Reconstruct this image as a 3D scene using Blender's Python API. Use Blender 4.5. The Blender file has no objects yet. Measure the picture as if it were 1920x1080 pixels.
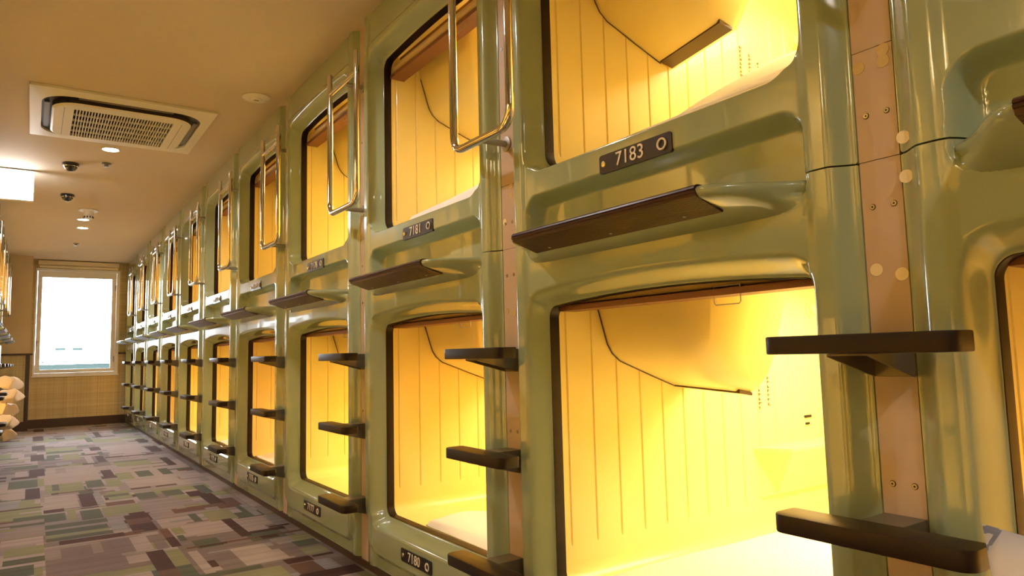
import bpy, bmesh, math, random
from mathutils import Vector, Matrix

SC = bpy.context.scene
COL = SC.collection
random.seed(7)

# ------------------------------------------------------------------ camera
CAMZ = 0.84
R_ = (0.8251770012724855, -0.564371742284359, -0.023821273724663996)
U_ = (-0.03302036030608782, -0.09029255920036097, 0.9953677257970069)
F_ = (0.5639083013896892, 0.8205679680952495, 0.09314310151497632)
cd = bpy.data.cameras.new('camera')
cam = bpy.data.objects.new('camera', cd)
COL.objects.link(cam)
m = Matrix.Identity(4)
for i in range(3):
    m[i][0] = R_[i]; m[i][1] = U_[i]; m[i][2] = -F_[i]
m[2][3] = CAMZ
cam.matrix_world = m
cd.sensor_width = 36.0
cd.lens = 24.62
cd.clip_start = 0.02
cd.clip_end = 200
SC.camera = cam

# ------------------------------------------------------------------ colour management, world
SC.view_settings.view_transform = 'Standard'
SC.view_settings.look = 'None'
SC.view_settings.gamma = 1.0
SC.view_settings.use_curve_mapping = False
SC.view_settings.exposure = 0.0

LAMP = 18.0          # capsule lamp strength
LAMP_COL = (1.0, 0.86, 0.58)
DOWN_W = 46.0        # downlight watts
WORLD = 38.0

w = bpy.data.worlds.new('sky'); SC.world = w
w.use_nodes = True
nt = w.node_tree; nt.nodes.clear()
o_ = nt.nodes.new('ShaderNodeOutputWorld'); b_ = nt.nodes.new('ShaderNodeBackground')
b_.inputs[0].default_value = (0.86, 0.94, 1.0, 1); b_.inputs[1].default_value = WORLD
nt.links.new(b_.outputs[0], o_.inputs[0])
SC.cycles.max_bounces = 10
SC.cycles.diffuse_bounces = 6
SC.cycles.glossy_bounces = 4
SC.cycles.sample_clamp_indirect = 6
SC.cycles.use_denoising = True

# ------------------------------------------------------------------ helpers
def mat(name, col, rough=0.5, metal=0.0, coat=0.0, emit=None, strength=0.0, noise=None, bump=None, spec=None, trans=0.0, objcolor=False, coat_rough=0.03):
    M = bpy.data.materials.new(name); M.use_nodes = True
    nt = M.node_tree; p = nt.nodes['Principled BSDF']
    p.inputs['Base Color'].default_value = (*col, 1)
    p.inputs['Roughness'].default_value = rough
    p.inputs['Metallic'].default_value = metal
    p.inputs['Coat Weight'].default_value = coat
    p.inputs['Coat Roughness'].default_value = coat_rough
    if spec is not None: p.inputs['Specular IOR Level'].default_value = spec
    p.inputs['Transmission Weight'].default_value = trans
    if emit:
        p.inputs['Emission Color'].default_value = (*emit, 1)
        p.inputs['Emission Strength'].default_value = strength
        if objcolor:
            oi = nt.nodes.new('ShaderNodeObjectInfo'); mm = nt.nodes.new('ShaderNodeMixRGB')
            mm.blend_type = 'MULTIPLY'; mm.inputs[0].default_value = 1
            mm.inputs[1].default_value = (*emit, 1)
            nt.links.new(oi.outputs['Color'], mm.inputs[2]); nt.links.new(mm.outputs[0], p.inputs['Emission Color'])
    tc = nt.nodes.new('ShaderNodeTexCoord')
    if noise:
        sc, amt = noise
        n = nt.nodes.new('ShaderNodeTexNoise'); n.inputs['Scale'].default_value = sc; n.inputs['Detail'].default_value = 5
        r = nt.nodes.new('ShaderNodeMapRange'); r.inputs['To Min'].default_value = 1 - amt; r.inputs['To Max'].default_value = 1 + amt
        mm = nt.nodes.new('ShaderNodeMixRGB'); mm.blend_type = 'MULTIPLY'; mm.inputs[0].default_value = 1
        mm.inputs[1].default_value = (*col, 1)
        nt.links.new(tc.outputs['Object'], n.inputs['Vector']); nt.links.new(n.outputs['Fac'], r.inputs['Value'])
        nt.links.new(r.outputs[0], mm.inputs[2]); nt.links.new(mm.outputs[0], p.inputs['Base Color'])
    if bump:
        sc, st, dist = bump
        n = nt.nodes.new('ShaderNodeTexNoise'); n.inputs['Scale'].default_value = sc; n.inputs['Detail'].default_value = 3
        b = nt.nodes.new('ShaderNodeBump'); b.inputs['Strength'].default_value = st; b.inputs['Distance'].default_value = dist
        nt.links.new(tc.outputs['Object'], n.inputs['Vector']); nt.links.new(n.outputs['Fac'], b.inputs['Height'])
        nt.links.new(b.outputs[0], p.inputs['Normal'])
    return M

def mesh(name, verts, faces, m, parent=None, smooth=True, angle=40, mats=None, midx=None, loc=None):
    me = bpy.data.meshes.new(name)
    me.from_pydata([tuple(v) for v in verts], [], faces)
    me.validate(); me.update()
    for mm in (mats or [m]): me.materials.append(mm)
    if midx is not None:
        me.polygons.foreach_set('material_index', midx)
    if smooth:
        me.polygons.foreach_set('use_smooth', [True] * len(me.polygons))
        if angle: me.set_sharp_from_angle(angle=math.radians(angle))
    o = bpy.data.objects.new(name, me); COL.objects.link(o)
    if parent: o.parent = parent
    if loc: o.location = loc
    return o

def thing(name, label, cat, loc=(0, 0, 0), rz=0.0, group=None):
    o = bpy.data.objects.new(name, None); COL.objects.link(o)
    o.empty_display_size = 0.05
    o.location = loc; o.rotation_euler = (0, 0, rz)
    o['label'] = label; o['category'] = cat
    if group: o['group'] = group
    return o

def tag(o, label, cat, group=None):
    o['label'] = label; o['category'] = cat
    if group: o['group'] = group
    return o

def struct(o):
    o['kind'] = 'structure'; return o

class MB:
    """collects shapes into one mesh"""
    def __init__(s): s.v = []; s.f = []
    def add(s, vs, fs):
        n = len(s.v); s.v += [tuple(v) for v in vs]; s.f += [tuple(i + n for i in f) for f in fs]; return s
    def box(s, x0, x1, y0, y1, z0, z1):
        vs = [(x, y, z) for x in (x0, x1) for y in (y0, y1) for z in (z0, z1)]
        return s.add(vs, [(0, 1, 3, 2), (4, 6, 7, 5), (0, 4, 5, 1), (2, 3, 7, 6), (0, 2, 6, 4), (1, 5, 7, 3)])
    def prism(s, poly, axis, a, b):
        """poly: 2D points; axis 0: poly=(y,z) 1: poly=(x,z) 2: poly=(x,y)"""
        def P(p, t): return [(t, p[0], p[1]), (p[0], t, p[1]), (p[0], p[1], t)][axis]
        n = len(poly)
        vs = [P(p, a) for p in poly] + [P(p, b) for p in poly]
        fs = [tuple(range(n))[::-1], tuple(range(n, 2 * n))] + [(i, (i + 1) % n, n + (i + 1) % n, n + i) for i in range(n)]
        return s.add(vs, fs)
    def tube(s, pts, r, n=12, cap=True):
        pts = [Vector(p) for p in pts]; rings = []
        up = None
        for i, p in enumerate(pts):
            d = (pts[min(i + 1, len(pts) - 1)] - pts[max(i - 1, 0)]).normalized()
            if up is None:
                up = Vector((0, 0, 1)) if abs(d.z) < .9 else Vector((1, 0, 0))
            a = d.cross(up).normalized(); up = a.cross(d).normalized()
            rr = r[i] if isinstance(r, (list, tuple)) else r
            rings.append([p + a * rr * math.cos(2 * math.pi * k / n) + up * rr * math.sin(2 * math.pi * k / n) for k in range(n)])
        vs = [v for g in rings for v in g]; fs = []
        for i in range(len(rings) - 1):
            for k in range(n):
                fs.append((i * n + k, i * n + (k + 1) % n, (i + 1) * n + (k + 1) % n, (i + 1) * n + k))
        if cap:
            fs.append(tuple(range(n))[::-1]); fs.append(tuple((len(rings) - 1) * n + k for k in range(n)))
        return s.add(vs, fs)
    def lathe(s, prof, c, n=32, axis='z', sgn=1):
        """prof: list of (r, t) along axis from centre c"""
        vs = []
        for r, t in prof:
            for k in range(n):
                a = 2 * math.pi * k / n
                if axis == 'z': vs.append((c[0] + r * math.cos(a), c[1] + r * math.sin(a), c[2] + t * sgn))
                elif axis == 'x': vs.append((c[0] + t * sgn, c[1] + r * math.cos(a), c[2] + r * math.sin(a)))
                else: vs.append((c[0] + r * math.cos(a), c[1] + t * sgn, c[2] + r * math.sin(a)))
        fs = []
        for i in range(len(prof) - 1):
            for k in range(n):
                fs.append((i * n + k, i * n + (k + 1) % n, (i + 1) * n + (k + 1) % n, (i + 1) * n + k))
        fs.append(tuple(range(n))); fs.append(tuple((len(prof) - 1) * n + k for k in range(n)))
        return s.add(vs, fs)
    def build(s, name, m, parent=None, smooth=True, angle=35, loc=None, bevel=0):
        o = mesh(name, s.v, s.f, m, parent, smooth, angle, loc=loc)
        bm = bmesh.new(); bm.from_mesh(o.data)
        bmesh.ops.recalc_face_normals(bm, faces=bm.faces)
        if bevel:
            es = [e for e in bm.edges if len(e.link_faces) == 2 and e.calc_face_angle(0) > 0.5]
            bmesh.ops.bevel(bm, geom=es, offset=bevel, segments=2, affect='EDGES', profile=0.6)
        bm.to_mesh(o.data); bm.free()
        if smooth:
            o.data.polygons.foreach_set('use_smooth', [True] * len(o.data.polygons))
            o.data.set_sharp_from_angle(angle=math.radians(angle))
        return o

def ss(a, b, x):
    t = min(1.0, max(0.0, (x - a) / (b - a))); return t * t * (3 - 2 * t)
def sdrr(x, y, cx, cy, hx, hy, r):
    qx = abs(x - cx) - hx + r; qy = abs(y - cy) - hy + r
    return math.hypot(max(qx, 0), max(qy, 0)) + min(max(qx, qy), 0) - r

# ------------------------------------------------------------------ materials
GREEN = mat('sage_gelcoat', (0.318, 0.378, 0.240), rough=0.16, coat=1.0, coat_rough=0.03, noise=(3.0, 0.04), bump=(4.0, 0.12, 0.003))
SHELL = mat('cream_yellow_shell', (0.93, 0.765, 0.29), rough=0.35, coat=0.2, bump=(4.0, 0.15, 0.003))
SEAL = mat('dark_rubber', (0.013, 0.006, 0.004), rough=0.5, spec=0.25, noise=(60, 0.5))
STRIP = mat('taupe_painted_plate', (0.50, 0.385, 0.30), rough=0.38, noise=(2.0, 0.05))
BROWN = mat('brown_plastic', (0.012, 0.0052, 0.0032), rough=0.42, spec=0.3, noise=(20, 0.12), bump=(220, 0.15, 0.0005))
RIBB = mat('brown_ribbed_trim', (0.052, 0.018, 0.011), rough=0.40)
PLATE = mat('plate_brown_black', (0.012, 0.006, 0.007), rough=0.35)
WHITE_T = mat('engraved_white', (0.80, 0.72, 0.62), rough=0.5)
BRASS = mat('brass', (0.75, 0.60, 0.28), rough=0.25, metal=1)
CHROME = mat('chrome', (0.72, 0.68, 0.64), rough=0.09, metal=1)
STEEL = mat('dull_steel', (0.45, 0.42, 0.38), rough=0.35, metal=1)
GREYMET = mat('grey_painted_bracket', (0.17, 0.14, 0.10), rough=0.35, metal=0.3)
DARK = mat('black_hole', (0.010, 0.006, 0.005), rough=0.6)
SLOT = mat('brown_tinted_slot', (0.055, 0.018, 0.005), rough=0.3)
BLINDB = mat('rust_brown_blind_bar', (0.20, 0.065, 0.020), rough=0.45)
BLINDC = mat('cream_blind_tube', (0.62, 0.46, 0.22), rough=0.4)
SHEET = mat('white_sheet', (0.86, 0.84, 0.80), rough=0.85, bump=(14, 0.4, 0.006))
PILLOW = mat('white_pillow_cotton', (0.60, 0.57, 0.56), rough=0.9, bump=(12, 0.4, 0.006))
LAMPM = mat('lamp_diffuser', (0.9, 0.85, 0.7), rough=0.5, emit=LAMP_COL, strength=LAMP, objcolor=True)
STICK = mat('cream_sticker', (0.80, 0.70, 0.48), rough=0.5)
STICKCLR = mat('yellowed_clear_sticker', (0.55, 0.42, 0.20), rough=0.25, noise=(90, 0.15))
CEIL = mat('ceiling_paint', (0.62, 0.52, 0.40), rough=0.75, bump=(120, 0.1, 0.0006))
ACW = mat('ivory_plastic', (0.78, 0.74, 0.66), rough=0.4)
ACD = mat('air_slot_dark', (0.035, 0.028, 0.028), rough=0.35)
WPLAIN = mat('tan_wallpaper', (0.66, 0.51, 0.33), rough=0.8, noise=(8, 0.03))
TRIMB = mat('dark_brown_trim', (0.055, 0.026, 0.013), rough=0.45)
FRAME = mat('grey_white_window_frame', (0.80, 0.80, 0.84), rough=0.35)
BLIND2 = mat('cream_blind_case', (0.70, 0.60, 0.44), rough=0.5)
LITW = mat('downlight_lens', (0.9, 0.9, 0.9), emit=(1.0, 0.93, 0.82), strength=30)
SIGNL = mat('lit_sign_face', (0.9, 0.9, 0.9), emit=(0.93, 0.96, 1.0), strength=14)
GREYP = mat('grey_plastic', (0.20, 0.17, 0.14), rough=0.4)
CAMBLK = mat('camera_black', (0.012, 0.012, 0.014), rough=0.12, coat=1)
KRAFT = mat('cream_pillowcase', (0.72, 0.60, 0.46), rough=0.85, bump=(16, 0.4, 0.005))
GLASS = mat('window_glass', (1, 1, 1), rough=0.0, trans=1.0)
INKB = mat('notice_ink', (0.20, 0.12, 0.06), rough=0.7)
INKR = mat('notice_red_ink', (0.55, 0.10, 0.04), rough=0.7)

def grid_wall_mat():
    M = bpy.data.materials.new('olive_grid_wallpaper'); M.use_nodes = True
    nt = M.node_tree; p = nt.nodes['Principled BSDF']; p.inputs['Roughness'].default_value = 0.85
    tc = nt.nodes.new('ShaderNodeTexCoord')
    def waves(rot, sc):
        n = nt.nodes.new('ShaderNodeMapping'); n.inputs['Scale'].default_value = sc
        nt.links.new(tc.outputs['Object'], n.inputs[0])
        t = nt.nodes.new('ShaderNodeTexNoise'); t.inputs['Scale'].default_value = 1.0; t.inputs['Detail'].default_value = 4
        nt.links.new(n.outputs[0], t.inputs['Vector']); return t
    a = waves(0, (60, 1, 0.5)); b = waves(0, (0.6, 1, 60))
    mx = nt.nodes.new('ShaderNodeMath'); mx.operation = 'ADD'
    nt.links.new(a.outputs['Fac'], mx.inputs[0]); nt.links.new(b.outputs['Fac'], mx.inputs[1])
    cr = nt.nodes.new('ShaderNodeValToRGB')
    cr.color_ramp.elements[0].position = 0.36; cr.color_ramp.elements[0].color = (0.46, 0.35, 0.16, 1)
    cr.color_ramp.elements[1].position = 0.66; cr.color_ramp.elements[1].color = (0.66, 0.54, 0.30, 1)
    hf = nt.nodes.new('ShaderNodeMath'); hf.operation = 'MULTIPLY'; hf.inputs[1].default_value = 0.5
    nt.links.new(mx.outputs[0], hf.inputs[0]); nt.links.new(hf.outputs[0], cr.inputs[0]); nt.links.new(cr.outputs[0], p.inputs['Base Color'])
    return M
WGRID = grid_wall_mat()

def thin_glass():
    M = bpy.data.materials.new('thin_window_glass'); M.use_nodes = True
    nt = M.node_tree; nt.nodes.clear()
    o = nt.nodes.new('ShaderNodeOutputMaterial'); t = nt.nodes.new('ShaderNodeBsdfTransparent'); g = nt.nodes.new('ShaderNodeBsdfGlossy')
    g.inputs['Roughness'].default_value = 0.02; mx = nt.nodes.new('ShaderNodeMixShader'); fr = nt.nodes.new('ShaderNodeFresnel')
    nt.links.new(fr.outputs[0], mx.inputs[0]); nt.links.new(t.outputs[0], mx.inputs[1]); nt.links.new(g.outputs[0], mx.inputs[2]); nt.links.new(mx.outputs[0], o.inputs[0])
    return M
GLASS = thin_glass()

# ------------------------------------------------------------------ room shell
XR = 1.136; XL = -0.33; W = 1.08; Y1 = 0.5835
YE = 11.40; YB = -1.75; ZC = 2.262; OUT = 2.15
def sbox(name, x0, x1, y0, y1, z0, z1, m):
    return struct(MB().box(x0, x1, y0, y1, z0, z1).build(name, m, smooth=False))

# carpet: a patchwork of rectangles
CARPET = "O 0.11 0.33 5.58 5.98;O 0.47 0.56 5.58 5.96;O 0.56 0.66 5.86 6.24;M -0.18 0.01 7.4 7.44;S -0.28 -0.02 10.36 10.77;L 0.19 0.64 10.41 10.74;G 0.85 1.12 9.67 10.04;L 0.13 0.46 5.99 6.94;M 0.19 0.26 6.57 6.86;L 0.58 0.91 5.44 5.84;L 0.64 0.95 7.46 8.35;O -0.21 -0.12 7.9 8.32;G -0.2 -0.06 7.81 7.9;O 0.15 0.41 8.22 8.53;G 0.15 0.45 8.04 8.2;L 0.23 0.43 8.66 8.76;M 0.14 0.42 7.39 7.43;D 0.0 0.08 5.44 5.89;L -0.09 -0.0 5.48 6.02;G -0.1 0.07 5.95 6.34;O 0.07 0.11 5.96 6.35;D -0.09 0.07 6.43 6.55;D 0.02 0.12 6.5 6.95;L -0.07 0.01 6.57 6.88;G -0.17 -0.07 7.03 7.06;G -0.17 -0.07 6.82 6.85;D 0.03 0.13 7.54 8.05;D 0.04 0.15 8.43 8.94;D 0.05 0.15 9.46 10.07;D 0.06 0.17 10.76 11.2;D -0.13 -0.01 7.56 7.59;D -0.12 0.02 8.42 8.46;D 0.48 0.55 6.0 6.49;G 0.15 0.19 5.68 5.97;G 0.35 0.45 5.65 5.94;G 0.69 0.79 5.91 6.23;G 0.85 0.92 5.91 6.25;D 0.34 0.45 5.52 5.55;D 0.58 0.7 5.36 5.42;D 0.73 0.86 5.36 5.41;D 0.14 0.18 5.51 5.58;R 0.18 0.34 5.53 5.58;O 0.61 0.86 6.6 6.91;G 0.61 0.87 6.89 6.95;D 0.69 0.82 6.4 6.42;D 0.84 1.0 6.39 6.42;D 0.96 1.02 6.38 6.95;D 0.51 0.57 7.02 7.51;D 0.51 0.6 7.99 8.33;G 0.53 0.59 8.9 9.38;D 0.65 0.71 9.4 10.1;D 0.97 1.07 7.44 7.97;D 0.97 1.06 8.37 8.81;D 1.11 1.14 7.99 8.6;D 0.6 0.75 7.52 7.55;D 0.34 0.47 7.0 7.02;D 0.13 0.29 7.0 7.04;D 0.88 0.94 7.42 7.46;G 0.15 0.25 7.63 7.9;O 0.27 0.4 7.41 7.87;G 0.42 0.45 7.64 7.89;L 0.43 0.48 7.03 7.58;G 0.55 0.59 7.55 7.85;S 0.67 0.72 10.33 10.89;M 0.18 0.26 10.06 10.29;L 0.1 0.27 4.95 5.45;D 0.28 0.37 4.92 5.42;S 0.36 0.4 4.94 5.39;O 0.43 0.56 5.04 5.37;G 0.41 0.55 5.17 5.26;R 0.4 0.55 4.85 4.98;G 0.58 0.69 4.95 5.19;G 0.73 0.84 4.95 5.17;M 0.56 0.77 4.5 4.9;D 0.09 0.19 4.86 4.97;D 0.27 0.36 4.87 4.9;O 0.2 0.24 4.53 4.85;G 0.09 0.19 4.59 4.82;G 0.26 0.36 4.52 4.81;O 0.37 0.56 4.55 4.83;G 0.09 0.37 4.39 4.5;G 0.09 0.36 4.21 4.34;O 0.09 0.36 4.15 4.23;G 0.09 0.37 4.08 4.16;S 0.37 0.44 4.11 4.49;D 0.45 0.56 4.01 4.49;R 0.45 0.56 4.22 4.37;D 0.14 0.41 3.98 4.07;R 0.43 0.5 4.03 4.06;L 0.08 0.55 3.91 3.97;M 0.08 0.46 3.45 3.95;P 0.14 0.26 3.61 3.9;P 0.3 0.42 3.63 3.93;L 0.42 0.49 3.61 3.93;P 0.5 0.55 3.59 3.88;D 0.56 0.6 3.59 3.82;R 0.56 0.6 3.8 4.01;O 0.61 0.66 3.83 4.0;G 0.61 0.64 3.68 3.81;D 0.45 0.52 3.22 3.58;R 0.45 0.52 3.09 3.23;G 0.54 0.54 3.22 3.57;P 0.08 0.36 3.43 3.71;P 0.08 0.37 3.36 3.58;L 0.37 0.45 3.42 3.55;G -0.05 0.09 4.71 4.83;G -0.06 0.09 4.55 4.62;M -0.1 0.08 4.27 4.48;L -0.09 0.08 4.1 4.2;O -0.07 0.08 3.87 4.05;G -0.07 0.08 3.72 3.82;G -0.08 0.04 3.5 3.68;O 0.04 0.07 3.47 3.61;S -0.13 -0.03 5.16 5.42;O -0.03 0.05 5.2 5.41;D -0.12 0.09 5.09 5.13;D 0.0 0.08 5.51 5.79;L 1.02 1.11 4.91 5.38;G 0.93 1.0 4.9 5.23;D 0.9 0.98 4.45 4.88;R 0.77 0.97 4.41 4.5;O 0.81 0.95 4.01 4.31;G 0.74 0.78 4.06 4.29;L 0.69 1.0 3.73 3.99;L 0.91 1.01 3.66 3.97;D 0.86 0.91 3.58 4.03;R 0.61 1.14 3.51 3.54;D 0.66 0.78 3.5 3.53;D 0.93 1.01 3.47 3.53;S 1.06 1.12 3.69 3.95;D 1.02 1.12 3.68 3.71;O 1.04 1.13 3.3 3.45;G 1.02 1.12 3.22 3.33;O 1.01 1.11 3.06 3.19;D 1.02 1.11 3.02 3.05;L 0.6 0.64 3.04 3.46;L 0.76 0.91 3.09 3.39;P 0.67 0.76 3.06 3.37;P 0.94 0.96 3.09 3.38;D 0.9 1.01 2.98 3.06;R 0.9 1.0 2.76 2.97;S 1.0 1.06 2.74 2.97;D 0.89 1.12 2.7 2.81;G 0.57 0.81 3.0 3.06;O 0.66 0.87 2.82 2.99;S 1.03 1.07 4.01 4.36;G 1.0 1.03 4.05 4.35"
PAL = dict(L=(0.300, 0.245, 0.235), M=(0.225, 0.182, 0.178), P=(0.165, 0.122, 0.118), D=(0.056, 0.024, 0.018), R=(0.115, 0.060, 0.042),
           G=(0.078, 0.082, 0.056), O=(0.200, 0.190, 0.108), S=(0.215, 0.200, 0.215))
def carpet_mat(k, c):
    M = mat('carpet_' + k, c, rough=0.85, spec=0.10)
    nt = M.node_tree; p = nt.nodes['Principled BSDF']
    tc = nt.nodes.new('ShaderNodeTexCoord')
    n = nt.nodes.new('ShaderNodeTexNoise'); n.inputs['Scale'].default_value = 420; n.inputs['Detail'].default_value = 2
    mp = nt.nodes.new('ShaderNodeMapping'); mp.inputs['Scale'].default_value = (2.2, 24, 1)
    s = nt.nodes.new('ShaderNodeTexNoise'); s.inputs['Scale'].default_value = 1.0; s.inputs['Detail'].default_value = 1
    r1 = nt.nodes.new('ShaderNodeMapRange'); r1.inputs['To Min'].default_value = 0.72; r1.inputs['To Max'].default_value = 1.28
    r2 = nt.nodes.new('ShaderNodeMapRange'); r2.inputs['From Min'].default_value = 0.35; r2.inputs['From Max'].default_value = 0.65; r2.inputs['To Min'].default_value = 0.90; r2.inputs['To Max'].default_value = 1.10
    mu = nt.nodes.new('ShaderNodeMath'); mu.operation = 'MULTIPLY'
    mm = nt.nodes.new('ShaderNodeMixRGB'); mm.blend_type = 'MULTIPLY'; mm.inputs[0].default_value = 1; mm.inputs[1].default_value = (*c, 1)
    nt.links.new(tc.outputs['Object'], n.inputs['Vector']); nt.links.new(tc.outputs['Object'], mp.inputs[0]); nt.links.new(mp.outputs[0], s.inputs['Vector'])
    nt.links.new(n.outputs['Fac'], r1.inputs['Value']); nt.links.new(s.outputs['Fac'], r2.inputs['Value'])
    nt.links.new(r1.outputs[0], mu.inputs[0]); nt.links.new(r2.outputs[0], mu.inputs[1]); nt.links.new(mu.outputs[0], mm.inputs[2])
    nt.links.new(mm.outputs[0], p.inputs['Base Color'])
    b = nt.nodes.new('ShaderNodeBump'); b.inputs['Strength'].default_value = 0.5; b.inputs['Distance'].default_value = 0.002
    nt.links.new(n.outputs['Fac'], b.inputs['Height']); nt.links.new(b.outputs[0], p.inputs['Normal'])
    return M
keys = list(PAL); cm = [carpet_mat(k, PAL[k]) for k in keys]
rects = []
rng = random.Random(11)
# generic layer for the whole floor, in carpet tiles of half a metre
yy = YB
while yy < YE:
    for xx in (-0.42, 0.08, 0.58, 1.08):
        base = rng.choice('MMLLPO')
        rects.append((base, xx, xx + .5, yy, yy + .5))
        for _ in range(5):
            a = rng.uniform(0, .4); bb = rng.uniform(0, .42)
            if rng.random() < .5: wx, wy = rng.uniform(.08, .2), rng.uniform(.12, .34)
            else: wx, wy = rng.uniform(.15, .4), rng.uniform(.03, .09)
            rects.append((rng.choice('LLLMMPDGOSR'), xx + a, min(xx + a + wx, xx + .5), yy + bb, min(yy + bb + wy, yy + .5)))
    yy += .5
for t in CARPET.split(';'):
    q = t.split(); rects.append((q[0], *[float(v) for v in q[1:]]))
rects = [(k, round(a, 2), round(b, 2), round(c, 2), round(d, 2)) for k, a, b, c, d in rects]
FX0, FX1 = XL - .03, XR + .03
xs = sorted({FX0, FX1} | {v for r in rects for v in r[1:3] if FX0 < v < FX1})
ys = sorted({YB, YE} | {v for r in rects for v in r[3:5] if YB < v < YE})
nx, ny = len(xs) - 1, len(ys) - 1
import bisect
cell = [[1] * nx for _ in range(ny)]
for k, a, b, c, d in rects:
    i0, i1 = bisect.bisect_left(xs, max(a, FX0)), bisect.bisect_left(xs, min(b, FX1))
    j0, j1 = bisect.bisect_left(ys, max(c, YB)), bisect.bisect_left(ys, min(d, YE))
    kk = keys.index(k)
    for j in range(j0, j1):
        row = cell[j]
        for i in range(i0, i1): row[i] = kk
vs = [(x, y, 0) for y in ys for x in xs]; fs = []; mi = []
for j in range(ny):
    i = 0
    while i < nx:
        fs.append((j * (nx + 1) + i, j * (nx + 1) + i + 1, (j + 1) * (nx + 1) + i + 1, (j + 1) * (nx + 1) + i)); mi.append(cell[j][i]); i += 1
struct(mesh('floor', vs, fs, None, smooth=False, mats=cm, midx=mi))
sbox('floor_slab', XL - OUT, XR + OUT, YB - .1, YE + .35, -0.12, -0.002, TRIMB)
sbox('ceiling', XL - OUT, XR + OUT, YB - .1, YE, ZC, ZC + .1, CEIL)
sbox('wall_right', XR + OUT, XR + OUT + .1, YB - .1, YE + .35, 0, ZC, WPLAIN)
sbox('wall_left', XL - OUT - .1, XL - OUT, YB - .1, YE + .35, 0, ZC, WPLAIN)
sbox('wall_back', XL - OUT, XR + OUT, YB - .1, YB, 0, ZC, WPLAIN)
sbox('baseboard_right', XR - .004, XR + .05, YB, YE - .001, 0, 0.028, TRIMB)
sbox('baseboard_left', XL - .05, XL + .004, YB, YE - .5, 0, 0.028, TRIMB)
# end wall with the window opening; olive paper below the rail, tan above
WX0, WX1, WZ0, WZ1 = 0.022, 1.022, 0.690, 2.150
T = .22
wl = MB()
wl.box(XL - OUT, WX0, YE, YE + T, 0.98, ZC + .1).box(WX1, XR + OUT, YE, YE + T, 0.98, ZC + .1).box(WX0, WX1, YE, YE + T, WZ1, ZC + .1)
struct(wl.build('wall_far_upper', WGRID, smooth=False))
wl = MB()
wl.box(XL - OUT, WX0, YE, YE + T, 0, 0.98).box(WX1, XR + OUT, YE, YE + T, 0, 0.98).box(WX0, WX1, YE, YE + T, 0, WZ0)
struct(wl.build('wall_far_lower', WGRID, smooth=False))
sbox('baseboard_far', -.005, XR, YE - .014, YE, 0, .115, TRIMB)
# projecting pier on the left
PY = 11.06
sbox('wall_pier', XL - .02, -0.012, PY, YE, 0, ZC, WPLAIN)
sbox('wall_pier_lower', XL - .02, -0.013, PY - .004, PY, .115, .975, WGRID)
sbox('baseboard_pier', XL - .02, -0.004, PY - .016, PY - .004, 0, .118, TRIMB)
sbox('trim_1', -0.052, -0.006, PY - .018, PY - .004, .118, .970, TRIMB)
sbox('trim_2', XL - .02, 0.022, PY - .024, PY - .004, .966, .990, TRIMB)
sbox('trim_3', WX1 + .0, XR + .02, YE - .02, YE, .966, .990, TRIMB)
# filler between the last strip and the pier
sbox('wall_left_filler', XL - .30, XL, 10.76, PY, 0.028, ZC, GREEN)
# window
fr = MB()
fr.box(WX0, WX1, YE - .012, YE + .06, WZ0, WZ0 + .035).box(WX0, WX1, YE - .012, YE + .06, WZ1 - .035, WZ1)
fr.box(WX0, WX0 + .022, YE - .012, YE + .06, WZ0 + .035, WZ1 - .035).box(WX1 - .040, WX1, YE - .012, YE + .06, WZ0 + .035, WZ1 - .035)
win = struct(fr.build('window_1', FRAME, smooth=False, bevel=.003))
sa = MB(); a0, a1, c0, c1 = WX0 + .024, WX1 - .042, WZ0 + .037, WZ1 - .037
gx0, gx1, gz0, gz1 = a0 + .055, a1 - .055, c0 + .045, c1 - .085
sa.box(a0, a1, YE + .0, YE + .04, c0, gz0).box(a0, a1, YE, YE + .04, gz1, c1).box(a0, gx0, YE, YE + .04, gz0, gz1).box(gx1, a1, YE, YE + .04, gz0, gz1)
sash = sa.build('sash', FRAME, win, smooth=False, bevel=.003)
MB().box(gx0, gx1, YE + .018, YE + .022, gz0, gz1).build('pane', GLASS, win, smooth=False)
MB().box(WX0 - .01, WX1 + .01, YE - .03, YE + .01, WZ0 - .018, WZ0).build('sill', FRAME, win, smooth=False, bevel=.003)
MB().box(a0 + .012, a0 + .03, YE - .02, YE, 1.13, 1.16).tube([(a0 + .021, YE - .022, 1.15), (a0 + .021, YE - .03, 1.145), (a0 + .021, YE - .034, 1.09)], .006, 8).build('latch', STEEL, win)
MB().box(a1 - .02, a1 - .005, YE - .008, YE, 1.86, 1.94).box(a1 - .02, a1 - .005, YE - .008, YE, .86, .94).build('hinge', STEEL, win, smooth=False)
t = thing('roller_blind', 'cream roller blind rolled up in its case above the bright window', 'window blind', (0.52, YE - .01, 2.15))
MB().box(.045 - .52, 1.00 - .52, -.075, 0.005, .045, .100).build('case', BLIND2, t, smooth=False, bevel=.006)
MB().tube([(.06 - .52, -.03, .024), (.99 - .52, -.03, .024)], .02, 16).build('rolled_fabric', BLIND2, t)
sbox('trim_4', -0.011, XR, YE - .03, YE, 2.252, ZC - .0005, WPLAIN)

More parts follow.
